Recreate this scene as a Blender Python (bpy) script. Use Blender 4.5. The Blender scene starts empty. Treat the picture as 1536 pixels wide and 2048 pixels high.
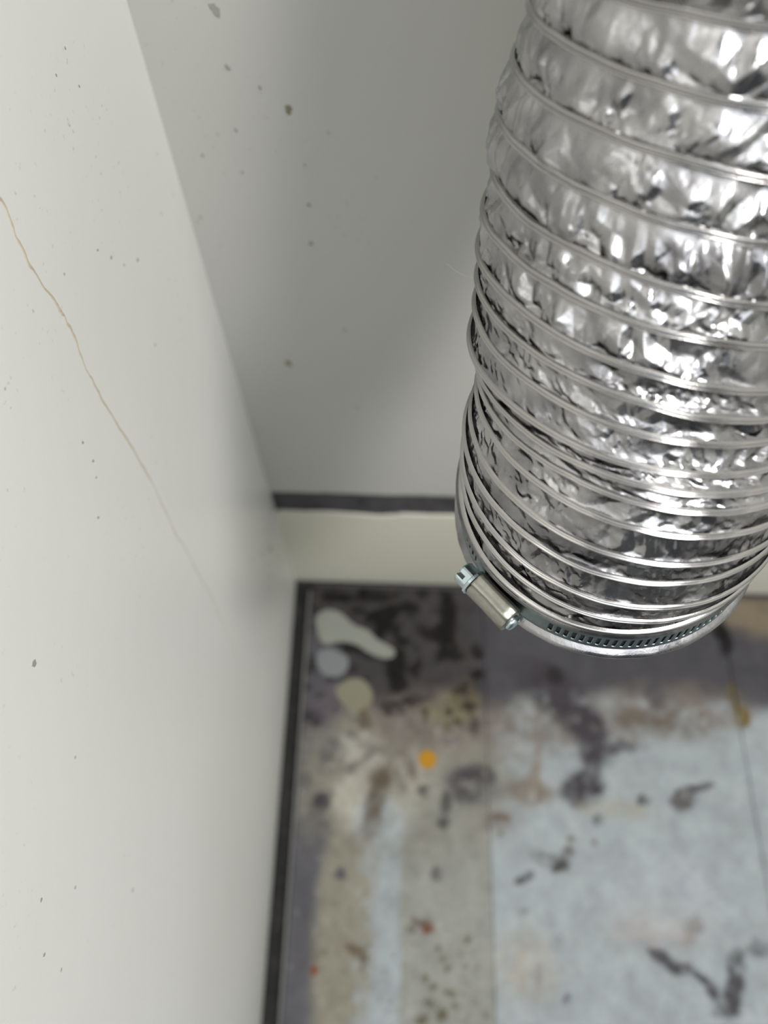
import bpy, bmesh, math
import numpy as np
from mathutils import Matrix, Vector

# ------------------------------------------------------------------ camera
S = bpy.context.scene
COL = S.collection
FPX = 1450.0                      # focal length in pixels of a 1536x2048 frame
H = 0.9                           # lens height above the floor (m)
dv = np.array([92., -3254., FPX]); dv /= np.linalg.norm(dv)
gv = np.array([-30., (FPX*FPX - 92*30)/3254, FPX]); gv /= np.linalg.norm(gv)
gv -= dv*(gv@dv); gv /= np.linalg.norm(gv)
xv = np.cross(dv, -gv)
M = np.array([xv, dv, -gv])       # world = M @ lens coordinates (x right, y down, z ahead)
O = np.array([0, 0, H])
cam_d = bpy.data.cameras.new('camera')
cam = bpy.data.objects.new('camera', cam_d); COL.objects.link(cam)
cam_d.sensor_fit = 'VERTICAL'; cam_d.sensor_height = 24.0; cam_d.sensor_width = 18.0
cam_d.lens = FPX/2048*24.0
cam_d.clip_start = 0.005; cam_d.clip_end = 50
cam_d.dof.use_dof = True
cam_d.dof.focus_distance = 0.227
cam_d.dof.aperture_fstop = cam_d.lens/3.9
R3 = Matrix([[M[i][0], -M[i][1], -M[i][2]] for i in range(3)])
cam.matrix_world = Matrix.Translation(Vector(O)) @ R3.to_4x4()
S.camera = cam

# ------------------------------------------------------------------ light, exposure
S.view_settings.view_transform = 'Standard'
S.view_settings.look = 'None'
S.view_settings.gamma = 1.0
S.view_settings.use_curve_mapping = False
S.view_settings.exposure = 0.0
w = bpy.data.worlds.new('room_world'); S.world = w; w.use_nodes = True
w.node_tree.nodes['Background'].inputs[0].default_value = (0.93, 0.97, 1.0, 1)
w.node_tree.nodes['Background'].inputs[1].default_value = 0.16

def area(name, loc, target, size, size_y, power, color):
    l = bpy.data.lights.new(name, 'AREA'); l.shape = 'RECTANGLE'
    l.size = size; l.size_y = size_y; l.energy = power; l.color = color
    o = bpy.data.objects.new(name, l); COL.objects.link(o)
    o.location = loc
    o.rotation_euler = (Vector(target)-Vector(loc)).to_track_quat('-Z', 'Y').to_euler()
    return o
area('ceiling_lamp', (0.62, -0.36, 2.1), (0.0, 0.1, 0.5), 0.30, 0.30, 29, (1.0, 0.985, 0.965))
area('far_ceiling_lamp', (0.35, -1.1, 2.2), (0.1, 0.1, 0.3), 1.3, 0.9, 11, (0.93, 0.96, 1.0))

# ------------------------------------------------------------------ helpers
def ray(px, py): return M @ np.array([px-768., py-1024., FPX])
def fl(px, py, z=0.0):
    r = ray(px, py); t = (H-z)/-r[2]; return np.array([r[0]*t, r[1]*t])
def onx(px, py, X): r = ray(px, py); return r*(X/r[0])+O
def ony(px, py, Y): r = ray(px, py); return r*(Y/r[1])+O
def cam2w(P): return np.asarray(P)@M.T/1000.0+O      # mm in lens frame -> metres

def tag(o, label=None, cat=None, group=None, kind=None):
    if label: o['label'] = label
    if cat: o['category'] = cat
    if group: o['group'] = group
    if kind: o['kind'] = kind
    return o
def empty(name, loc):
    o = bpy.data.objects.new(name, None); o.location = loc; o.empty_display_size = .02
    COL.objects.link(o); return o
def link(name, me, mat, parent=None, smooth=False):
    if mat: me.materials.append(mat)
    o = bpy.data.objects.new(name, me); COL.objects.link(o)
    if parent is not None:
        o.parent = parent
        o.matrix_parent_inverse = Matrix.Translation(-Vector(parent.location))
    if smooth: me.polygons.foreach_set('use_smooth', np.ones(len(me.polygons), bool))
    return o
def grid_mesh(name, V, close_u=False, extra_faces=None, mask=None):
    """V: rows x cols x 3"""
    r, c = V.shape[:2]
    idx = np.arange(r*c).reshape(r, c)
    if close_u: idx = np.concatenate([idx, idx[:, :1]], 1)
    q = np.stack([idx[:-1, :-1], idx[:-1, 1:], idx[1:, 1:], idx[1:, :-1]], -1)
    if mask is not None: q = q[mask]
    q = q.reshape(-1, 4)
    me = bpy.data.meshes.new(name)
    me.vertices.add(r*c); me.vertices.foreach_set('co', V.reshape(-1).astype(np.float32))
    me.loops.add(q.size); me.loops.foreach_set('vertex_index', q.reshape(-1).astype(np.int32))
    me.polygons.add(len(q)); me.polygons.foreach_set('loop_start', (np.arange(len(q))*4).astype(np.int32))
    me.polygons.foreach_set('loop_total', np.full(len(q), 4, np.int32))
    me.update(); me.validate(); return me
def box_bm(bm, a, b, bevel=0.0):
    a = np.minimum(a, b).astype(float), np.maximum(a, b).astype(float)
    lo, hi = a
    m = Matrix.Translation(Vector((lo+hi)/2)) @ Matrix.Diagonal(Vector(list(hi-lo)+[1]))
    r = bmesh.ops.create_cube(bm, size=1, matrix=m)
    if bevel: bmesh.ops.bevel(bm, geom=list({e for v in r['verts'] for e in v.link_edges}), offset=bevel, segments=2, affect='EDGES')
def done(bm, name):
    bmesh.ops.recalc_face_normals(bm, faces=bm.faces)
    me = bpy.data.meshes.new(name); bm.to_mesh(me); bm.free(); return me
def box(name, a, b, mat, parent=None, bevel=0.0):
    bm = bmesh.new(); box_bm(bm, np.array(a), np.array(b), bevel)
    return link(name, done(bm, name), mat, parent)

# ---- value / simplex-linear noise in numpy
def hsh(i, j, s):
    i = (i.astype(np.int64)*374761393 + j.astype(np.int64)*668265263 + s*1442695041) & 0xffffffff
    i = ((i ^ (i >> 13))*1274126177) & 0xffffffff
    i = (i ^ (i >> 16))
    return (i & 0xffff)/65535.0
def facet(x, y, s):
    """piecewise linear noise on a triangular lattice: flat facets with sharp creases"""
    k = (x+y)*0.36602540378; u = x+k; v = y+k
    i = np.floor(u); j = np.floor(v); a = u-i; b = v-j
    h00 = hsh(i, j, s); h11 = hsh(i+1, j+1, s)
    up = a > b
    hm = np.where(up, hsh(i+1, j, s), hsh(i, j+1, s))
    hi_, lo_ = np.maximum(a, b), np.minimum(a, b)
    return h00*(1-hi_)+hm*(hi_-lo_)+h11*lo_-0.5
def vnoise(x, y, s):
    i = np.floor(x); j = np.floor(y); a = x-i; b = y-j
    a = a*a*(3-2*a); b = b*b*(3-2*b)
    return (hsh(i, j, s)*(1-a)+hsh(i+1, j, s)*a)*(1-b)+(hsh(i, j+1, s)*(1-a)+hsh(i+1, j+1, s)*a)*b-0.5
def fbm(x, y, s, o=4):
    r = 0; a = 1.0
    for k in range(o): r = r+a*vnoise(x*2**k+17*k, y*2**k-9*k, s+k); a *= 0.55
    return r

# ------------------------------------------------------------------ materials
def srgb(r, g, b):
    f = lambda c: ((c/255+0.055)/1.055)**2.4 if c > 10 else c/255/12.92
    return (f(r), f(g), f(b), 1)
class Mt:
    def __init__(s, name):
        s.m = bpy.data.materials.new(name); s.m.use_nodes = True
        s.n = s.m.node_tree.nodes; s.l = s.m.node_tree.links
        s.b = s.n['Principled BSDF']
    def node(s, t, **kw):
        n = s.n.new(t)
        for k, v in kw.items(): setattr(n, k, v)
        return n
    def set(s, **kw):
        for k, v in kw.items(): s.b.inputs[k.replace('_', ' ')].default_value = v
        return s
    def noise(s, scale, detail=4, rough=.5, coord=None, dist=0):
        n = s.node('ShaderNodeTexNoise'); n.inputs['Scale'].default_value = scale
        n.inputs['Detail'].default_value = detail; n.inputs['Roughness'].default_value = rough
        n.inputs['Distortion'].default_value = dist
        if coord is None:
            if not hasattr(s, 'tc'): s.tc = s.node('ShaderNodeTexCoord')
            coord = s.tc.outputs['Object']
        s.l.new(coord, n.inputs['Vector']); return n
    def ramp(s, src, stops):
        r = s.node('ShaderNodeValToRGB'); e = r.color_ramp.elements
        while len(e) < len(stops): e.new(0.5)
        for el, (p, c) in zip(e, stops): el.position = p; el.color = c
        s.l.new(src, r.inputs[0]); return r
    def mix(s, f, a, b):
        n = s.node('ShaderNodeMix', data_type='RGBA')
        for sock, v in ((n.inputs[0], f), (n.inputs[6], a), (n.inputs[7], b)):
            if hasattr(v, 'is_linked') or isinstance(v, bpy.types.NodeSocket): s.l.new(v, sock)
            else: sock.default_value = v
        return n.outputs[2]
    def bump(s, h, strength, dist):
        b = s.node('ShaderNodeBump'); b.inputs['Strength'].default_value = strength
        b.inputs['Distance'].default_value = dist; s.l.new(h, b.inputs['Height'])
        s.l.new(b.outputs[0], s.b.inputs['Normal']); return b
def W(v): return (v, v, v, 1)

def paint_mat(name, col, col2, rough, speck=True):
    t = Mt(name); t.set(Roughness=rough)
    n1 = t.noise(3.0, 3); base = t.mix(t.ramp(n1.outputs[0], [(.35, W(0)), (.7, W(1))]).outputs[0], col, col2)
    if speck:
        n2 = t.noise(300, 2, .6); n3 = t.noise(14, 3)
        m = t.node('ShaderNodeMath', operation='MULTIPLY')
        t.l.new(t.ramp(n2.outputs[0], [(.66, W(0)), (.76, W(.8))]).outputs[0], m.inputs[0])
        t.l.new(t.ramp(n3.outputs[0], [(.48, W(0)), (.62, W(.75))]).outputs[0], m.inputs[1])
        base = t.mix(m.outputs[0], base, srgb(128, 125, 116))
    t.l.new(base, t.b.inputs['Base Color'])
    nb = t.noise(420, 3); t.bump(nb.outputs[0], .12, .0004)
    return t.m
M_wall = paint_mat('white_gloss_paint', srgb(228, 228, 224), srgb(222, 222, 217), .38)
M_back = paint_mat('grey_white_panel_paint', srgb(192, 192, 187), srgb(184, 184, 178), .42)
M_base = paint_mat('cream_paint', srgb(222, 221, 208), srgb(212, 210, 194), .5, False)

t = Mt('black_grime'); t.set(Roughness=.8)
n = t.noise(60, 5, .6); t.l.new(t.ramp(n.outputs[0], [(.35, srgb(10, 9, 8)), (.55, srgb(24, 23, 22)), (.78, srgb(52, 50, 50))]).outputs[0], t.b.inputs['Base Color'])
t.bump(n.outputs[0], .6, .002); M_grime = t.m
t = Mt('dark_substrate'); t.set(Roughness=.8)
n = t.noise(45, 4, .6); t.l.new(t.ramp(n.outputs[0], [(.30, srgb(12, 11, 10)), (.42, srgb(62, 60, 64)), (.75, srgb(84, 82, 86))]).outputs[0], t.b.inputs['Base Color'])
t.bump(n.outputs[0], .5, .002); M_sub = t.m

t = Mt('worn_flooring'); t.set(Roughness=.6, Specular_IOR_Level=.12)
at = t.node('ShaderNodeAttribute', attribute_name='stain'); n = t.noise(160, 5, .65)
c = t.mix(t.ramp(n.outputs[0], [(.3, W(0)), (.7, W(.12))]).outputs[0], at.outputs[0], srgb(70, 64, 56))
t.l.new(c, t.b.inputs['Base Color']); t.bump(n.outputs[0], .3, .001); M_floor = t.m
def plain(name, col, rough, metal=0.0, nscale=80, amt=.12):
    t = Mt(name); t.set(Roughness=rough, Metallic=metal)
    n = t.noise(nscale, 4, .6)
    dark = tuple(c*(1-amt*2.5) for c in col[:3])+(1,)
    t.l.new(t.mix(n.outputs[0], dark, col), t.b.inputs['Base Color'])
    t.bump(n.outputs[0], .15, .0005); return t.m
M_slab = plain('concrete', srgb(90, 88, 86), .9)
M_edge = plain('grey_edge_strip', srgb(112, 112, 110), .6)
M_flake = plain('shaded_pale_paint', srgb(128, 131, 122), .6, 0, 60, .05)  # the flake colours are darkened to paint in the rear floor's shade
M_flake2 = plain('shaded_pale_grey_paint', srgb(112, 115, 117), .6, 0, 60, .05)
M_flake3 = plain('shaded_cream_residue', srgb(124, 121, 100), .7, 0, 60, .1)
M_yel = plain('shaded_yellow_vinyl', srgb(170, 122, 0), .8, 0, 60, .04)  # yellow darkened too, standing in for shade on the rear floor
M_caulk = plain('aged_caulk', srgb(205, 192, 170), .5, 0, 90, .1)
M_fib = plain('pale_fibre', srgb(225, 225, 222), .5)

t = Mt('crinkled_foil'); t.set(Metallic=1.0, Roughness=.2)
n0 = t.noise(130, 4, .6); n1 = t.noise(900, 3, .6); n2 = t.noise(60, 3)
t.l.new(t.ramp(n2.outputs[0], [(.3, srgb(114, 113, 115)), (.7, srgb(170, 169, 169))]).outputs[0], t.b.inputs['Base Color'])
rr = t.node('ShaderNodeMapRange'); t.l.new(n0.outputs[0], rr.inputs[0])
rr.inputs[1].default_value = .4; rr.inputs[2].default_value = .65; rr.inputs[3].default_value = .17; rr.inputs[4].default_value = .42
t.l.new(rr.outputs[0], t.b.inputs['Roughness'])
t.b.inputs['Coat Weight'].default_value = .6; t.b.inputs['Coat Roughness'].default_value = .06
t.bump(n1.outputs[0], .35, .00025); M_foil = t.m
t = Mt('foil_covered_wire'); t.set(Metallic=1.0, Roughness=.2, Base_Color=srgb(166, 164, 162))
t.b.inputs['Coat Weight'].default_value = .8; t.b.inputs['Coat Roughness'].default_value = .08
n = t.noise(700, 2); t.bump(n.outputs[0], .12, .0002); M_wire = t.m
def metal(name, col, rough):
    t = Mt(name); t.set(Metallic=1.0, Roughness=rough)
    n = t.noise(500, 4, .6); d = tuple(c*.6 for c in col[:3])+(1,)
    t.l.new(t.mix(n.outputs[0], d, col), t.b.inputs['Base Color']); t.bump(n.outputs[0], .2, .0002); return t.m
M_band = metal('zinc_band', srgb(140, 154, 156), .36)
M_zinc = metal('blue_zinc', srgb(205, 220, 224), .26)
M_house = metal('dull_steel', srgb(172, 170, 160), .36)
M_dark = plain('band_shadow_gap', srgb(40, 44, 46), .6)

# ------------------------------------------------------------------ the setting
XW = -0.1062; YB = 0.299
Z_BASE = 0.222; Z_PAN = 0.270
wl = box('wall_left', (XW-.03, -.9, -.03), (XW, YB+.03, 1.5), M_wall); tag(wl, kind='structure')
wb = bpy.data.objects.new('wall_back', None); 
# back wall: hollow panel whose lower edge is slightly ragged, above a recessed dark strip
def ragged_board(name, x0, x1, y, thick, zfix, fz, mat, parent=None, n=420):
    xs = np.linspace(x0, x1, n); zr = fz(xs)
    bm = bmesh.new(); rows = []
    for x, z in zip(xs, zr):
        rows.append([bm.verts.new((x, y, zfix)), bm.verts.new((x, y, z)), bm.verts.new((x, y+thick, z)), bm.verts.new((x, y+thick, zfix))])
    for a, b in zip(rows[:-1], rows[1:]):
        for k in range(4): bm.faces.new((a[k], a[(k+1) % 4], b[(k+1) % 4], b[k]))
    bm.faces.new(rows[0]); bm.faces.new(rows[-1][::-1])
    return link(name, done(bm, name), mat, parent)
bpy.data.objects.remove(wb)
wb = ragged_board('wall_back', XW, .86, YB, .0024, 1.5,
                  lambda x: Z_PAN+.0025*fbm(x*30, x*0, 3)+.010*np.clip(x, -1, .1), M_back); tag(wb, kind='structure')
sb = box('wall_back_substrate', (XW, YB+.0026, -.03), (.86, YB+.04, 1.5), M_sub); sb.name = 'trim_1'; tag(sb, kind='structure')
bb = ragged_board('baseboard_back', XW, .86, YB, .0024, 0.004,
                  lambda x: Z_BASE-.004*np.abs(fbm(x*26, x*0+4, 11))-.010*np.clip(fbm(x*9, x*0, 21)-.05, 0, 1)*(x < .02)+.012*np.clip(x-.0, 0, .06), M_base); tag(bb, kind='structure')
wr = box('wall_right', (.86, -.9, -.03), (.89, YB+.04, 1.5), M_wall); tag(wr, kind='structure')

# hairline seam running down the left wall
pts = [(-20, 350), (0, 400), (40, 490), (90, 580), (118, 618), (140, 655), (172, 735), (205, 800), (255, 880), (300, 960), (350, 1062), (392, 1140), (432, 1215), (472, 1312)]
P = np.array([onx(a, b, XW) for a, b in pts])
tt = np.linspace(0, len(P)-1, 240); ii = np.arange(len(P))
P = np.stack([np.interp(tt, ii, P[:, k]) for k in range(3)], 1)
P[:, 1] += .0016*fbm(tt*1.7, tt*0, 5); 
d = np.gradient(P, axis=0); d /= np.linalg.norm(d, axis=1, keepdims=True)
side = np.cross(d, [1, 0, 0]); wd = (.0005+.0003*fbm(tt*2.3, tt*0+7, 9))*np.interp(tt, [0, 9, 13], [1.2, .9, .5])
ang = np.linspace(0, math.pi, 7)
V = P[:, None]+side[:, None]*(np.cos(ang)[None, :, None]*wd[:, None, None])+np.array([1, 0, 0])*(np.sin(ang)[None, :, None]*wd[:, None, None]*.45)
V[..., 0] = np.maximum(V[..., 0], XW+.00002)
o = link('caulk_seam', grid_mesh('caulk_seam', V), M_caulk, wl, True)

# small scuffs, nicks and splashes that stand on the left and back wall
M_nick = plain('wall_nick', srgb(165, 163, 157), .7); M_spot = plain('brown_spot', srgb(138, 132, 108), .7)
rng = np.random.default_rng(4)
def splat(name, c, nrm, r, mat, parent, asp=1.0, rot=0.0, h=.0003, nv=18, seed=0, wob=.35):
    nrm = np.array(nrm, float); u = np.cross(nrm, [0, 0, 1.]) if abs(nrm[2]) < .9 else np.array([1., 0, 0]); v = np.cross(nrm, u)
    bm = bmesh.new(); top = []; bot = []
    g = np.random.default_rng(seed)
    ph = g.uniform(0, 6.28, 4)
    for k in range(nv):
        a = 2*math.pi*k/nv; rr = r*(1+wob*(.5*math.sin(2*a+ph[0])+.3*math.sin(3*a+ph[1])+.3*math.sin(5*a+ph[2])))
        x, y = rr*math.cos(a)*asp, rr*math.sin(a)
        x, y = x*math.cos(rot)-y*math.sin(rot), x*math.sin(rot)+y*math.cos(rot)
        p = np.array(c)+u*x+v*y
        bot.append(bm.verts.new(p)); top.append(bm.verts.new(p*.15*0+np.array(c)+(u*x+v*y)*.9+nrm*h))
    bm.faces.new(top)
    for k in range(nv): bm.faces.new((bot[k], bot[(k+1) % nv], top[(k+1) % nv], top[k]))
    return link(name, done(bm, name), mat, parent)
for k, (a, b, r) in enumerate([(68, 1327, .0011), (165, 885, .0006), (186, 922, .0006), (192, 955, .0005), (310, 690, .0006), (150, 1515, .0005), (112, 150, .0004), (130, 96, .0004), (158, 172, .0004), (222, 515, .0007), (275, 520, .0008), (248, 530, .0005), (195, 500, .0005), (265, 1780, .0007), (150, 1775, .0005), (82, 1800, .0006), (88, 1910, .0006), (122, 1940, .0005), (320, 145, .0009), (196, 1035, .0006)]):
    splat('nick', onx(a, b, XW), (1, 0, 0), r, M_nick, wl, 1.5, -.9, .00015, 12, k)
for k, (a, b, r, m) in enumerate([(430, 18, .0025, M_nick), (577, 219, .0022, M_spot), (577, 727, .003, M_spot), (455, 134, .0014, M_nick), (622, 487, .002, M_spot), (618, 410, .0014, M_spot), (690, 660, .0014, M_spot), (472, 260, .0014, M_nick), (405, 310, .0012, M_nick), (485, 345, .0012, M_nick), (520, 175, .0014, M_nick), (610, 330, .0012, M_nick), (715, 815, .0016, M_spot), (600, 600, .001, M_nick)]):
    splat('wall_spot', ony(a, b, YB), (0, -1, 0), r*(1 if k < 4 else .7), m, wb, .8, .4, .0003, 12, 40+k, .5)
for k, (a, b, r) in enumerate([(543, 1097, .006), (522, 1108, .003), (560, 1150, .003), (548, 1180, .002), (530, 1062, .0022), (536, 1130, .003), (505, 1120, .0015)]):
    pt = onx(min(a, 540), b, XW); splat('grime_spot', pt, (1, 0, 0), r*.6, M_spot, wl, .8, .4, .0004, 14, 80+k, .5)

# floor: slab, channel along the walls, panels of worn flooring
fb = box('floor', (XW-.03, -.9, -.05), (.86, YB+.03, -.012), M_slab); tag(fb, kind='structure')
ch = box('channel_bottom', (XW, -.9, -.012), (-.084, YB, -.010), M_grime, fb)
# ragged lumps of dirt in the channel
bm = bmesh.new()
for k in range(130):
    y = rng.uniform(-.5, YB-.01); x = rng.uniform(XW+.002, -.087); r = rng.uniform(.0015, .004)
    m = Matrix.Translation((x, y, -.0095)) @ Matrix.Rotation(rng.uniform(0, 3), 4, 'Z') @ Matrix.Diagonal((1, 2.0, .7, 1))
    bmesh.ops.create_icosphere(bm, subdivisions=1, radius=r, matrix=m)
o = link('dirt', done(bm, 'dirt'), plain('dust_lint', srgb(34, 33, 32), .9), fb); o['kind'] = 'stuff'
es = box('edge_strip', (-.0875, -.9, -.0118), (-.0845, YB-.012, .0008), M_edge, fb, .0005)

# stain painting on the flooring, in floor coordinates (metres), stain colours, with the shade at the rear painted into some
def blobxy(px, py, rx, ry, rot=0):
    c = fl(px, py); ex = (fl(px+1, py)-fl(px-1, py))/2; ey = (fl(px, py+1)-fl(px, py-1))/2
    ca, sa = math.cos(math.radians(rot)), math.sin(math.radians(rot))
    a = (ex*ca+ey*sa)*rx; b = (-ex*sa+ey*ca)*ry
    return c, np.linalg.inv(np.array([a, b]).T)
lin = lambda *c: np.array(srgb(*c)[:3])
CREAM = lin(130, 127, 114); BEIGE = lin(124, 121, 111); PURP = lin(70, 69, 74); DARK = lin(58, 55, 57); STRIP = lin(84, 83, 88); BLK = lin(8, 7, 7)
BLUE = lin(149, 156, 159); GREYB = lin(136, 137, 131); PINK = lin(108, 100, 94); BRN = lin(84, 75, 62); SMOKE = lin(58, 54, 60)  # BEIGE and PINK are darkened, with the rear shade mixed into them
BLOBS = [  # px,py,rx,ry,rot,colour,opacity,soft
 # white-beige middle region of the left panel
 (800, 1560, 190, 110, 0, BEIGE, .9, .5), (860, 1440, 110, 45, 0, PINK, .8, .6), (1100, 1450, 130, 45, 0, PINK, .7, .6), (1330, 1425, 130, 45, 0, PINK, .8, .6),
 (1290, 1440, 60, 20, 10, BRN, .4, .7), (700, 1700, 40, 160, 3, CREAM, .8, .5), (690, 1900, 45, 150, 3, CREAM, .85, .5),
 (735, 1610, 30, 60, 15, BRN, .6, .6), (770, 1575, 35, 30, 0, BRN, .5, .6), (900, 1600, 80, 60, 0, GREYB, .5, .8),
 (705, 1440, 35, 25, 0, CREAM, .7, .4), (730, 1445, 10, 30, -20, BRN, .7, .4), (720, 1500, 35, 30, 0, lin(165, 163, 156), .8, .5), (700, 1580, 28, 60, 5, lin(160, 157, 146), .8, .5),
 (765, 1640, 45, 40, 0, lin(160, 168, 170), .8, .6), (820, 1570, 40, 50, 0, lin(156, 154, 142), .6, .6),
 (720, 1525, 45, 8, -35, lin(110, 105, 100), .8, .5), (770, 1500, 45, 8, 10, lin(105, 98, 90), .8, .5), (815, 1525, 10, 30, -20, lin(100, 92, 86), .8, .5), (690, 1535, 22, 8, 35, lin(110, 105, 100), .8, .5),
 (760, 1580, 14, 55, 20, BRN, .7, .5), (745, 1640, 16, 40, 10, BRN, .6, .5), (800, 1560, 8, 24, -10, lin(110, 104, 96), .8, .5),
 # yellowish tint round the joint
 (905, 1420, 50, 25, 0, lin(120, 116, 92), .7, .5), (930, 1395, 25, 30, 0, lin(92, 84, 62), .7, .5), (950, 1455, 9, 14, 0, BLK, .6, .5), (905, 1450, 22, 8, -10, lin(80, 80, 62), .7, .5),
 # smoke-dark smears on the right panel
 (1080, 1360, 55, 30, 30, SMOKE, .7, .5), (1120, 1390, 60, 35, 45, SMOKE, .8, .5), (1165, 1440, 55, 30, 50, SMOKE, .85, .5), (1195, 1490, 35, 30, 50, SMOKE, .8, .5), (1165, 1575, 38, 30, 0, SMOKE, .85, .4), (1185, 1530, 18, 40, 20, SMOKE, .7, .5),
 (1230, 1490, 50, 10, 5, PURP, .6, .5), (1110, 1352, 12, 12, 0, BLK, .6, .5),
 (940, 1570, 42, 30, 15, SMOKE, .75, .5), (960, 1550, 25, 20, 0, SMOKE, .7, .5), (1060, 1585, 40, 22, 10, lin(112, 102, 92), .7, .6), (1075, 1545, 10, 50, 0, lin(120, 110, 98), .7, .5),
 (1000, 1635, 16, 8, 0, lin(90, 66, 56), .8, .5), (990, 1640, 40, 18, 0, PINK, .5, .6), (1230, 1618, 60, 15, 5, lin(150, 146, 128), .5, .6), (1200, 1640, 10, 12, 0, PURP, .7, .5),
 (1285, 1600, 12, 11, 0, lin(70, 68, 68), .9, .4), (1368, 1600, 22, 18, 0, lin(88, 86, 86), .9, .4), (1402, 1572, 20, 9, -15, lin(70, 68, 68), .9, .4),
 (892, 1610, 9, 22, 10, lin(72, 70, 68), .85, .4), (889, 1645, 9, 12, 10, lin(52, 50, 48), .9, .4), (845, 1582, 12, 10, 30, lin(90, 86, 82), .8, .5),
 (872, 1746, 10, 13, 0, lin(70, 68, 68), .9, .4), (680, 1748, 9, 11, 0, lin(80, 78, 86), .8, .5), (1100, 1722, 34, 12, 30, lin(80, 78, 78), .9, .4), (1122, 1732, 16, 10, -20, lin(66, 64, 66), .9, .4), (1138, 1708, 12, 8, -40, lin(96, 92, 92), .8, .5), (1045, 1758, 18, 8, -25, lin(84, 82, 84), .85, .4),
 (1388, 1850, 15, 16, 20, lin(62, 60, 58), .9, .5), (1378, 1872, 12, 14, 0, lin(130, 116, 104), .6, .5), (1320, 1850, 70, 40, 0, lin(160, 152, 148), .6, .7),
 (1325, 1915, 28, 12, 25, PURP, .85, .4), (1355, 1935, 22, 14, 10, PURP, .85, .4), (1400, 1955, 34, 7, 35, PURP, .85, .4), (1435, 2000, 32, 8, 50, PURP, .85, .4), (1470, 1930, 16, 28, 5, PURP, .85, .4), (1465, 1990, 20, 36, 10, PURP, .85, .4), (1455, 2025, 24, 9, 0, PURP, .85, .4),
 (1520, 1895, 26, 14, 0, PURP, .8, .5), (1340, 1790, 90, 60, 0, lin(158, 164, 170), .5, .8), (1050, 1930, 50, 60, 0, lin(152, 146, 136), .6, .7), (1075, 1945, 8, 18, 0, lin(120, 114, 112), .8, .6),
 (855, 1855, 10, 12, 0, lin(104, 60, 40), .9, .5), (842, 1845, 14, 8, 20, lin(96, 86, 80), .8, .5), (630, 1942, 6, 10, 0, lin(120, 58, 24), .9, .4), (708, 1900, 20, 12, 40, lin(96, 84, 68), .85, .5), (725, 1915, 8, 22, 0, lin(84, 74, 58), .85, .5),
 (1045, 1820, 8, 8, 0, GREYB*.6, .8, .5), (1110, 1885, 14, 12, 0, lin(130, 134, 138), .8, .6), (1130, 2000, 8, 10, 0, lin(110, 110, 120), .8, .5),
 # left purple strip blots
 (628, 1435, 16, 13, 0, lin(44, 42, 48), .85, .4), (642, 1604, 14, 15, 0, lin(56, 54, 58), .85, .5), (655, 1512, 10, 10, 0, DARK, .5, .6), (610, 1560, 12, 14, 0, DARK, .5, .6), (700, 1365, 12, 8, 0, lin(90, 70, 50), .6, .5), (706, 1470, 12, 8, 0, DARK, .7, .5), (660, 1410, 30, 30, 0, lin(88, 80, 86), .7, .6),
 # mould on the rear left
 (755, 1235, 18, 10, 0, BLK, 1, .3), (775, 1228, 22, 12, -20, BLK, 1, .3), (765, 1250, 12, 20, 30, BLK, 1, .3), (818, 1215, 16, 9, 0, BLK, .9, .3), (790, 1258, 10, 10, 0, BLK, .9, .4), (805, 1282, 12, 8, 0, BLK, .9, .4),
 (895, 1225, 13, 30, 0, BLK, 1, .35), (888, 1265, 16, 16, 0, BLK, 1, .35), (895, 1300, 14, 14, 20, BLK, .95, .35), (860, 1268, 18, 8, 20, BLK, .85, .4), (914, 1316, 14, 7, 10, BLK, .8, .4),
 (790, 1330, 17, 26, 0, BLK, 1, .35), (797, 1365, 14, 16, 0, BLK, .95, .4), (829, 1340, 9, 10, 0, BLK, .9, .4), (776, 1415, 10, 10, 0, BLK, .6, .5), (830, 1400, 12, 8, 0, BLK, .6, .5),
 (660, 1194, 16, 8, 0, BLK, .9, .4), (688, 1195, 12, 9, 0, BLK, .95, .4), (745, 1193, 34, 9, 0, BLK, .85, .4), (726, 1186, 8, 8, 0, BLK, .9, .4), (846, 1184, 10, 8, 0, BLK, .8, .5), (716, 1224, 9, 8, 0, BLK, .7, .5), (700, 1296, 14, 8, 0, BLK, .85, .5), (740, 1310, 28, 7, 15, BLK, .7, .5), (703, 1338, 7, 8, 0, BLK, .6, .5),
 (955, 1305, 9, 10, 0, BLK, .9, .4), (953, 1350, 9, 10, 0, BLK, .9, .4), (940, 1411, 10, 8, 0, BLK, .7, .5), (1438, 1262, 10, 14, 0, BLK, .9, .5), (1452, 1285, 10, 18, 0, BLK, .8, .5),
 (1482, 1432, 14, 16, 0, lin(96, 76, 10), .95, .4), (1470, 1395, 9, 28, -10, lin(96, 86, 48), .7, .5), (895, 1480, 14, 9, 10, lin(104, 98, 98), .8, .5), (1310, 1385, 14, 28, -10, lin(66, 66, 72), .6, .6),
 (975, 1430, 9, 10, 0, lin(100, 96, 100), .5, .5),
]
for (a, b, r_) in [(886, 1920, 5), (895, 1935, 6), (850, 1960, 7), (870, 1975, 8), (900, 1990, 6), (860, 2010, 8), (880, 2030, 10), (910, 2015, 6), (930, 1935, 4), (845, 2040, 10), (950, 2000, 6), (970, 2030, 6), (880, 1900, 5), (1000, 1675, 6), (1145, 1680, 6), (1190, 1685, 5), (820, 1860, 6), (935, 1880, 7)]:
    BLOBS.append((a, b, r_, r_, 0, lin(92, 88, 70), .8, .5))
BL = [(blobxy(b[0], b[1], b[2]*(1.2 if b[5] is BLK else 1.05), b[3]*(1.25 if b[5] is BLK else 1.05), b[4]), b[5], b[6], b[7]) for b in BLOBS]
ss = lambda e0, e1, x: (lambda q: q*q*(3-2*q))(np.clip((x-e0)/(e1-e0), 0, 1))
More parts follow.
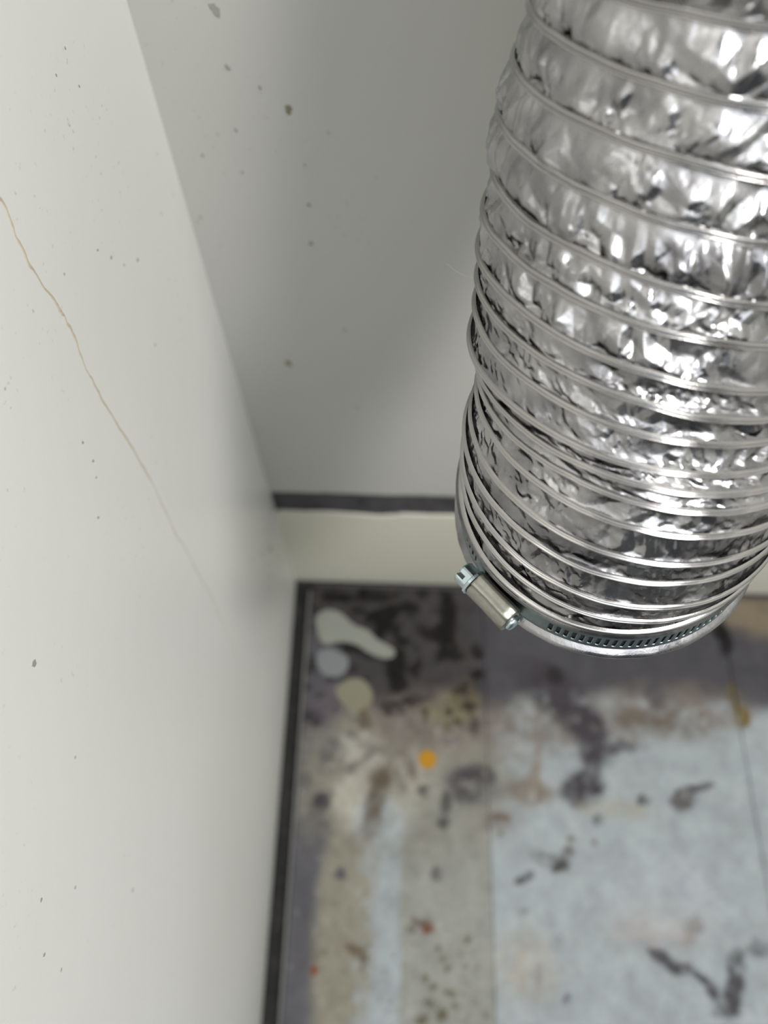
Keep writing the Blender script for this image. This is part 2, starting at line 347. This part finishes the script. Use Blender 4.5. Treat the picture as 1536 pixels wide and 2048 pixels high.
def stain(x, y):
    nx = x+.0055*fbm(x*60, y*60, 31, 5); ny = y+.0055*fbm(x*60+9, y*60, 57, 5); brk = np.clip(1+1.1*fbm(x*90, y*90, 77, 3), .25, 1.25)
    big = fbm(x*22, y*22, 71)
    sh = x.shape+(3,)
    def mx(c, col, m): return c*(1-m[..., None])+col*m[..., None]
    c = np.zeros(sh)+GREYB
    c = mx(c, BLUE, ss(.135, .139, x))
    # bluish polished stripe on the left panel
    c = mx(c, BLUE*.98, ss(-.018, -.012, nx)*(1-ss(.030, .044, nx))*(1-ss(.0, .05, ny)))
    c = mx(c, BEIGE, .6*ss(-.02, .06, ny)*(1-ss(.137, .16, x)))
    # purple residue along the left edge
    c = mx(c, CREAM, (1-ss(-.018, -.010, nx)))
    edge = -.042+.014*np.sin(y*14)+.012*big
    c = mx(c, STRIP, 1-ss(edge-.012, edge+.012, x))
    # dark residue along the rear
    lim = .125+.012*big+.035*ss(.12, .2, x)-.005*ss(.3, .5, x)
    col = DARK*(1-ss(.11, .15, x))[..., None]+PURP*.95*ss(.11, .15, x)[..., None]
    m = ss(lim-.014, lim+.014, y); c = c*(1-m[..., None])+col*m[..., None]
    c = mx(c, STRIP, (1-ss(edge-.012, edge+.012, x))*m*.8*(1-ss(.2, .27, y)))
    # tan patch behind the right joint
    c = mx(c, lin(112, 102, 86), ss(.24, .27, ny+.25*(nx-.45))*ss(.42, .46, nx))
    for (cc, inv), colr, op, soft in BL:
        r = math.sqrt(max(1.0/abs(np.linalg.det(inv)), 1e-12))
        R_ = 4*max(np.linalg.norm(np.linalg.inv(inv)[:, 0]), np.linalg.norm(np.linalg.inv(inv)[:, 1]))
        sel = (np.abs(x-cc[0]) < R_) & (np.abs(y-cc[1]) < R_)
        if not sel.any(): continue
        dx = nx[sel]-cc[0]; dy = ny[sel]-cc[1]
        q = np.hypot(inv[0, 0]*dx+inv[0, 1]*dy, inv[1, 0]*dx+inv[1, 1]*dy)
        mm = np.clip(op*(1-ss(1.15-soft, 1.15+soft, q))*(brk[sel] if colr is not BLK else 1), 0, 1); c[sel] = c[sel]*(1-mm[:, None])+colr*mm[:, None]
    sp = fbm(x*240, y*240, 141, 2); zone = np.clip(.5+1.5*fbm(x*16, y*16, 143, 2), 0, 1)
    c = mx(c, lin(84, 74, 60), .75*ss(.38, .5, sp)*zone*(1-.75*ss(.14, .16, x)))
    c = mx(c, lin(20, 18, 18), .8*ss(.22, .36, fbm(x*110, y*110, 151, 3))*m*(1-ss(.10, .16, x)))
    c = mx(c, lin(165, 165, 158), .5*ss(.46, .56, fbm(x*200, y*200, 161, 2))*(1-m))
    g = 1+.22*fbm(x*60, y*60, 91)+.10*fbm(x*200, y*200, 95)
    return np.clip(c*g[..., None], 0, 1)
def panel(x0, x1, y0, y1, label=None):
    st = .0022
    xs = np.linspace(x0, x1, int((x1-x0)/st)+2); ys = np.linspace(y0, y1, int((y1-y0)/st)+2)
    X, Y = np.meshgrid(xs, ys); Z = .0004*fbm(X*40, Y*40, 13)
    Xe = np.pad(X, 1, mode='edge'); Ye = np.pad(Y, 1, mode='edge'); Ze = np.pad(Z, 1, mode='edge')
    Ze[0] = Ze[-1] = -.011; Ze[:, 0] = Ze[:, -1] = -.011
    V = np.stack([Xe, Ye, Ze], -1)
    me = grid_mesh('floor_panel', V)
    a = me.color_attributes.new('stain', 'FLOAT_COLOR', 'POINT')
    c = stain(Xe, Ye); a.data.foreach_set('color', np.concatenate([c, np.ones(c.shape[:2]+(1,))], -1).reshape(-1).astype(np.float32))
    return link('floor_panel', me, M_floor, fb)
JX1, JX2 = .1372, .4455
panel(-.0838, JX1-.0003, -.62, YB-.006); panel(JX1+.0003, JX2-.001, -.62, YB-.006); panel(JX2+.001, .86, -.62, YB-.006)

# flakes of pale paint lying flat on the flooring (outlines given in floor metres)
def flake(pxs, mat, h=.0009):
    c = np.array([fl(a, b) for a, b in pxs]); n_ = len(c)
    tt = np.linspace(0, n_, n_*6, endpoint=False); i0 = np.floor(tt).astype(int); f = (tt-i0)[:, None]
    p0, p1, p2, p3 = c[(i0-1) % n_], c[i0 % n_], c[(i0+1) % n_], c[(i0+2) % n_]
    q = .5*((2*p1)+(-p0+p2)*f+(2*p0-5*p1+4*p2-p3)*f*f+(-p0+3*p1-3*p2+p3)*f**3)
    q += .0009*np.stack([fbm(q[:, 0]*180, q[:, 1]*180, 3), fbm(q[:, 0]*180, q[:, 1]*180, 8)], 1)
    cen = q.mean(0); bm = bmesh.new()
    bot = [bm.verts.new((a, b, -.0002)) for a, b in q]; top = [bm.verts.new((a+(cen[0]-a)*.03, b+(cen[1]-b)*.03, h)) for a, b in q]
    bm.faces.new(top)
    for k in range(len(q)): bm.faces.new((bot[k], bot[(k+1) % len(q)], top[(k+1) % len(q)], top[k]))
    bmesh.ops.triangulate(bm, faces=bm.faces)
    return link('paint_flake', done(bm, 'paint_flake'), mat, fb)
o = flake([(632, 1232), (655, 1218), (682, 1226), (706, 1248), (738, 1262), (756, 1280), (786, 1296), (789, 1312), (770, 1318), (742, 1308), (712, 1290), (680, 1284), (648, 1288), (634, 1262)], M_flake)
o['label'] = 'long pale grey paint flake'
o = flake([(634, 1306), (660, 1298), (690, 1310), (698, 1332), (680, 1352), (654, 1352), (636, 1334)], M_flake2)
o['label'] = 'rounded bluish grey paint flake'
o = flake([(670, 1378), (700, 1358), (728, 1360), (746, 1388), (738, 1412), (708, 1424), (684, 1406)], M_flake3)
o['label'] = 'cream yellowish residue flake'

# yellow round dot
c = fl(855, 1519); bm = bmesh.new(); r0 = .0105; rg = []
for rr_, z in ((r0, .0012), (r0, .0020), (r0*.93, .0024), (0, .0024)):
    rg.append([bm.verts.new((c[0]+rr_*math.cos(2*math.pi*k/40), c[1]+rr_*math.sin(2*math.pi*k/40), z)) for k in range(40)] if rr_ else bm.verts.new((c[0], c[1], z)))
for a, b in zip(rg[:2], rg[1:3]):
    for k in range(40): bm.faces.new((a[k], a[(k+1) % 40], b[(k+1) % 40], b[k]))
for k in range(40): bm.faces.new((rg[2][k], rg[2][(k+1) % 40], rg[3]))
bm.faces.new(rg[0][::-1])
for v in bm.verts: v.co.z -= .0010
o = link('sticker', done(bm, 'sticker'), M_yel); tag(o, 'small round bright yellow dot stuck on the stained floor', 'sticker')

# ------------------------------------------------------------------ the duct
RC = np.array([[89.31,-133.1,175.03],[87.92,-121.05,183.1],[84.56,-110.07,190.78],[81.82,-98.64,197.98],[81.4,-85.97,204.42],[78.86,-76.7,208.62],[78.06,-66.79,211.99],[78.43,-60.11,214.6],[78.15,-53.99,217.51],[77.53,-46.7,219.69],[80.01,-41.8,220.51],[80.57,-37.93,222.39],[80.25,-32.82,225.24],[78.69,-26.32,229.03],[77.43,-22.0,233.5],[77.91,-15.76,238.55],[77.98,-12.19,243.9],[76.87,-7.56,247.22],[75.14,-2.83,247.27]])
RN = np.array([[-0.001,0.66,0.752],[-0.053,0.664,0.746],[-0.09,0.676,0.731],[-0.113,0.691,0.714],[-0.127,0.7,0.702],[-0.139,0.709,0.691],[-0.144,0.707,0.692],[-0.133,0.705,0.696],[-0.104,0.705,0.702],[-0.076,0.703,0.707],[-0.064,0.699,0.712],[-0.055,0.688,0.724],[-0.047,0.667,0.744],[-0.038,0.637,0.77],[-0.028,0.603,0.798],[-0.01,0.557,0.83],[0.015,0.504,0.864],[0.049,0.442,0.896],[0.085,0.376,0.923]])
TOP = 9                                   # extra turns above the frame
up = []; c = RC[0].copy(); nn = np.array([.02, .66, .752])
for k in range(TOP):
    nn = nn+np.array([-.012, .0, .0]); nn /= np.linalg.norm(nn); c = c-nn*14.5; up.append((c.copy(), nn.copy()))
AC = np.vstack([[u[0] for u in up[::-1]], RC]); AN = np.vstack([[u[1] for u in up[::-1]], RN])
N17 = RN[17]/np.linalg.norm(RN[17])
# below turn 17: cuff, one unit of tau = 13 mm straight down
CD = np.array([1.1, 8.4, 11.0])/13.0      # the cuff leans a little off its own ring normal
AC[TOP+18] = RC[17]+CD*13.0; AN[TOP+18] = N17
def cub(t, A):
    t = np.asarray(t, float); n_ = len(A)
    Ae = np.vstack([2*A[0]-A[1], A, 2*A[-1]-A[-2]]); i = np.clip(np.floor(t), 0, n_-2).astype(int); f = (t-i)[..., None]
    p0, p1, p2, p3 = Ae[i], Ae[i+1], Ae[i+2], Ae[i+3]
    return .5*((2*p1)+(-p0+p2)*f+(2*p0-5*p1+4*p2-p3)*f*f+(-p0+3*p1-3*p2+p3)*f**3)
def frame(tau):
    t = np.asarray(tau)+TOP; c = cub(t, AC); n = cub(t, AN); n /= np.linalg.norm(n, axis=-1, keepdims=True)
    cref = cub(np.clip(t, 2, None), AC)
    e = -cref/np.linalg.norm(cref, axis=-1, keepdims=True); e = e-n*(n*e).sum(-1, keepdims=True); e /= np.linalg.norm(e, axis=-1, keepdims=True)
    return c, n, e, np.cross(n, e)
HND = -1.0; RAD = 52.0
def tau_of(tp, ph):                       # helical winding, closed flat at the cuff
    h = HND*(1-ss(16.0, 17.0, tp)); return np.clip(tp+h*ph/(2*math.pi), -TOP, 18.0)
def place(tp, ph, r, dn=0.0):
    c, n, e, s = frame(tau_of(tp, ph))
    r = np.asarray(r)[..., None] if np.ndim(r) else r
    dn = np.asarray(dn)[..., None] if np.ndim(dn) else dn
    return c+n*dn+r*(np.cos(ph)[..., None]*e+np.sin(ph)[..., None]*s)
pit = np.linalg.norm(np.diff(AC, axis=0), axis=1)
def pitch(tp): return np.interp(tp+TOP-.5, np.arange(len(pit)), pit)

duct = empty('flexible_duct', tuple(cam2w(RC[17]+N17*13)))
tag(duct, 'crinkled silver foil flexible duct with spiral wire, hanging open end down over the floor', 'duct')
NF = 820
ph_f = np.linspace(-2.0, 2.0, NF); ph_b = np.linspace(2.0, 2*math.pi-2.0, 90)[1:-1]
phs = np.concatenate([ph_b[len(ph_b)//2:]-2*math.pi, ph_f, ph_b[:len(ph_b)//2]])
phs = np.concatenate([[-math.pi], phs, [math.pi]]); phs = np.unique(np.round(phs, 6))
rows = np.concatenate([np.arange(-TOP, -3, 1/8), np.arange(-3, 0, 1/24), np.arange(0, 8, 1/42), np.arange(8, 17, 1/34), np.linspace(17, 18, 26)])
TP, PH = np.meshgrid(rows, phs, indexing='ij')
fr = TP-np.floor(TP); pt_ = pitch(tau_of(TP, PH)); cuff = ss(16.9, 17.1, TP)
u = PH*RAD; v = TP*12.0; amp_s = 1.0                   # mm on the flat sheet
wx = u+2.6*facet(u/11, v/11, 201)+.3*facet(u/3, v/3, 203); wy = v+2.6*facet(u/11+5, v/11, 211)+.3*facet(u/3+5, v/3, 213)
env = np.sin(math.pi*fr)**.6
rough = np.clip(.55+1.1*fbm(u/22, v/16, 221, 2), .12, 1.2)
rough2 = np.clip(.5+1.6*fbm(u/11, v/11, 231, 2), .0, 1.3)
D = 2.6*facet(wx/9, wy/10, 241)+2.9*rough*facet(wx/4.4+7, wy/5.6, 251)+1.5*rough2*facet((wx+wy*.3)/2.3, wy/2.9, 261)+.4*rough2*facet(wx/1.3, wy/1.5, 271)
D += .8*(np.abs(facet(wx/6+3, wy/14, 281))-.15)*2.6*rough
amp = np.clip(pt_/12, .30, 1.05)
belly = np.interp(pt_, [4, 8, 12, 15], [-.9, -.5, .8, 2.2])
prof = belly*np.sin(math.pi*fr)-.7*(1-np.abs(2*fr-1)**8)
r = RAD-.2+(prof+D*env*amp*.95)*(1-cuff)
dnv = .9*facet(wx/5+31, wy/5, 291)*env*(1-cuff)*rough*np.clip(pt_/12, .3, 1)
# pleats sag a little downwards under their wire
dnv += .10*pt_*np.sin(math.pi*fr)*(1-cuff)
q = TP-17
cuffr = RAD-2.2+1.2*np.exp(-(q/.10)**2)*2.0+np.interp(q, [0, .12, .72, .78, .83, .88, .93, .97, 1], [0, -.6, -.4, .4, 1.9, 2.7, 2.9, 2.6, 1.8])+.35*facet(u/5, q*3, 301)*(ss(.72, .9, q)*.8+.1)
r = np.where(TP >= 17, cuffr, r)
r = r+np.where((TP > 16) & (TP < 17), -1.3*fr**2, 0)
P = cam2w(place(TP, PH, r, dnv))
foil = link('foil_sleeve', grid_mesh('foil_sleeve', P), M_foil, duct, True)

# spiral wire under the foil: a low double bead that follows the helix
def bead(name, t0, t1, step):
    T = np.arange(t0, t1, step); base = np.round(T)          # angle runs through whole turns
    tau = T; phl = HND*2*math.pi*(T-np.floor(T+.5))
    k = np.floor(T+.5)
    prof_w = .80*np.array([-1.45, -1.25, -1.0, -.75, -.5, -.25, 0, .25, .5, .75, 1.0, 1.25, 1.45])
    prof_h = np.array([-.5, .05, .48, .68, .55, .10, -.15, .12, .60, .80, .62, .15, -.5])
    TT, WW = np.meshgrid(T, prof_w, indexing='ij'); HH = np.tile(prof_h, (len(T), 1))
    KK = np.floor(TT+.5); PP = HND*2*math.pi*(TT-KK)
    sc = (.78+.22*np.clip(pitch(TT)/12, 0, 1))
    wv = .55*fbm(TT*9, TT*0, 401, 2)+.35*fbm(TT*31, TT*0, 405, 2)
    P = place(KK+0*TT, PP, RAD+.05+HH*sc*.85+.25*fbm(TT*13, TT*0+3, 411, 2), WW*sc+wv*.9)
    return link(name, grid_mesh(name, cam2w(P)), M_wire, duct, True)
bead('wire_coil', -TOP+.6, 16.45, 1/300.)
# last, flat turn of wire above the clamp
ph = np.linspace(-math.pi, math.pi, 400)
ring = []
for w_, h_ in zip([-1.3, -1.0, -.7, -.3, 0, .3, .7, 1.0, 1.3], [-.6, .3, .75, .95, .6, .9, .7, .2, -.6]):
    ring.append(place(np.full_like(ph, 17.0), ph, RAD-1.5+h_, w_*.8-.9+.2*fbm(ph*4, ph*0, 7, 2)))
link('wire_ring', grid_mesh('wire_ring', cam2w(np.array(ring))), M_wire, duct, True)

# ------------------------------------------------------------------ hose clamp
clamp = empty('hose_clamp', tuple(cam2w(RC[17]+N17*10)))
tag(clamp, 'slotted metal worm drive hose clamp tightened round the lower end of the foil duct', 'hose clamp')
C17 = RC[17]; e17 = -C17/np.linalg.norm(C17); e17 = e17-N17*(e17@N17); e17 /= np.linalg.norm(e17); s17 = np.cross(N17, e17)
def cl(ph, r, h):                          # cylinder coordinates about the cuff -> lens mm
    ph = np.asarray(ph, float)[..., None]; r = np.asarray(r, float)[..., None]; h = np.asarray(h, float)[..., None]
    return C17+CD*h+r*(np.cos(ph)*e17+np.sin(ph)*s17)
RB = 50.9; B0, B1 = 1.7, 9.7
nslot = 124; per = 6; nc = nslot*per
ph = np.arange(nc)/nc*2*math.pi
hs = np.array([B0, B0+.5, B0+1.5, B0+2.0, B0+3.2, B0+4.6, B0+6.0, B0+6.5, B0+7.5, B1])
off = np.array([-.1, 0, 0, .0, 0, 0, 0, 0, 0, -.1])*3
sl = (hs-(B0+B1)/2)*.10
V = np.array([cl(ph+(s_/RB), np.full(nc, RB+o_), np.full(nc, h_)) for h_, s_, o_ in zip(hs, sl, off)])
mask = np.ones((len(hs)-1, nc), bool)
cols = np.arange(nc)
cut = (cols % per >= 1) & (cols % per <= 3)
phc = (cols/nc*2*math.pi+math.pi) % (2*math.pi)-math.pi
cut &= ~((phc > -.02) & (phc < .62))
for rr_ in range(3, 6): mask[rr_] = ~cut
me = grid_mesh('band', cam2w(V), True, mask=mask)
bd = link('band', me, M_band, clamp)
md = bd.modifiers.new('thick', 'SOLIDIFY'); md.thickness = .0006; md.offset = -1
V = np.array([cl(ph[::3], np.full(nc//3, RB-.75), np.full(nc//3, h_)) for h_ in (B0+.2, B1-.2)])
link('slot_shade_band', grid_mesh('slot_shade_band', cam2w(V), True), M_dark, clamp)  # dark ring added behind the slots as their painted shade

# worm housing, a pressed saddle over the screw, tangent to the band
PH0 = math.radians(20.5)
er = math.cos(PH0)*e17+math.sin(PH0)*s17; et = -math.sin(PH0)*e17+math.cos(PH0)*s17   # et runs toward the screw head
HC = C17+CD*((B0+B1)/2+.2)+er*(RB+1.0)
def loc(tn, rd, ax): return HC+et*tn+er*rd+N17*ax
def loft(name, secs, mat, parent, close=True, smooth=True, capends=True):
    bm = bmesh.new(); rws = [[bm.verts.new(cam2w(loc(*p))) for p in s_] for s_ in secs]
    for a, b in zip(rws[:-1], rws[1:]):
        for k in range(len(a)): bm.faces.new((a[k], a[(k+1) % len(a)], b[(k+1) % len(a)], b[k]))
    if capends: bm.faces.new(rws[0]); bm.faces.new(rws[-1][::-1])
    me = done(bm, name); o = link(name, me, mat, parent, smooth)
    return o
def saddle(tn, w, h, n_=28):
    out = []
    for k in range(n_):
        a = 2*math.pi*k/n_
        ca, sa = math.cos(a), math.sin(a)
        ax = w*math.copysign(abs(ca)**.62, ca); rd = 3.4+h*math.copysign(abs(sa)**.7, sa)
        if sa < -.1: ax *= 1.12
        # waist on the shoulders where the saddle is pressed round the screw
        out.append((tn, rd-(1.5*math.exp(-((abs(ax)-3.6)/.9)**2) if sa > 0 else 0), ax))
    return out
secs = []
for tn, s_ in ((-9.6, .90), (-9.3, 1.0), (-6, 1.0), (-3, .985), (0, .97), (3, .985), (6.6, 1.0), (7.2, 1.0), (7.4, .9)):
    secs.append(saddle(tn, 5.3*s_, 4.1*s_, 44))
house = loft('worm_housing', secs, M_house, clamp)
def ringsec(tn, r_, n_=24, cr=3.4, hexa=0.0, rot=0.0):
    out = []
    for k in range(n_):
        a = 2*math.pi*k/n_+rot; q_ = r_
        if hexa:
            m_ = (a % (math.pi/3))-math.pi/6; q_ = r_*math.cos(math.pi/6)/math.cos(m_)*hexa+r_*(1-hexa)
        out.append((tn, cr+q_*math.sin(a), q_*math.cos(a)))
    return out
# screw: shaft end that shows past the housing, flange, hex head and slot
loft('screw_tip', [ringsec(-11.6, 1.4), ringsec(-11.3, 2.3), ringsec(-10.6, 2.8), ringsec(-9.4, 3.0)], M_zinc, clamp)
screw = empty('screw', tuple(cam2w(loc(9.5, 3.4, 0)))); screw.parent = clamp; screw.location = Vector(cam2w(loc(9.5, 3.4, 0)))-clamp.location
def sub(o, par):
    o.parent = par; o.matrix_parent_inverse = Matrix.Translation(-Vector(cam2w(loc(9.5, 3.4, 0)))); return o
bpy.context.view_layer.update()
head = bmesh.new()
def addl(bm, secs):
    rws = [[bm.verts.new(cam2w(loc(*p))) for p in s_] for s_ in secs]
    for a, b in zip(rws[:-1], rws[1:]):
        for k in range(len(a)): bm.faces.new((a[k], a[(k+1) % len(a)], b[(k+1) % len(a)], b[k]))
    bm.faces.new(rws[0]); bm.faces.new(rws[-1][::-1])
addl(head, [ringsec(7.5, 4.0, 36), ringsec(7.7, 4.8, 36), ringsec(8.6, 4.8, 36), ringsec(8.9, 4.4, 36)])
sub(link('screw_flange', done(head, 'screw_flange'), M_zinc, None), screw)
# hex head made of two halves either side of the slot, joined by the slot floor
head = bmesh.new()
hexs = lambda tn, r_: ringsec(tn, r_, 36, 3.4, 1.0, .26)
addl(head, [hexs(8.7, 4.3), hexs(10.6, 4.3)])
def half(sign):
    def clip(sec):
        out = []
        for tn, rd, ax in sec:
            a = (rd-3.4); b = ax
            # slot runs across the head; keep each side past +-.55 mm
            d_ = a*.8+b*.6
            if sign*d_ < .75: 
                k_ = .75*sign-d_; a += k_*.8; b += k_*.6
            out.append((tn, 3.4+a, b))
        return out
    addl(head, [clip(hexs(10.6, 4.3)), clip(hexs(13.1, 4.3)), clip(hexs(13.7, 3.8))])
half(1); half(-1)
hd = link('screw_head', done(head, 'screw_head'), M_zinc, None); sub(hd, screw)

# ------------------------------------------------------------------ stray fibre beside the duct
c0 = np.array([(893-768)/FPX*250, (527-1024)/FPX*250, 250.]); c1 = np.array([(950-768)/FPX*243, (556-1024)/FPX*243, 243.])
tt = np.linspace(0, 1, 24)[:, None]; L = c0*(1-tt)+c1*tt+np.array([0, 1.2, 0])*np.sin(tt*3.1)*.9
ang = np.linspace(0, 2*math.pi, 7)[:-1]
V = L[:, None]+.05*(np.cos(ang)[None, :, None]*np.array([0, 1., 0])+np.sin(ang)[None, :, None]*np.array([0, 0, 1.]))
o = link('fibre', grid_mesh('fibre', cam2w(V), True), M_fib, duct, True); o['label'] = 'fine pale stray fibre'
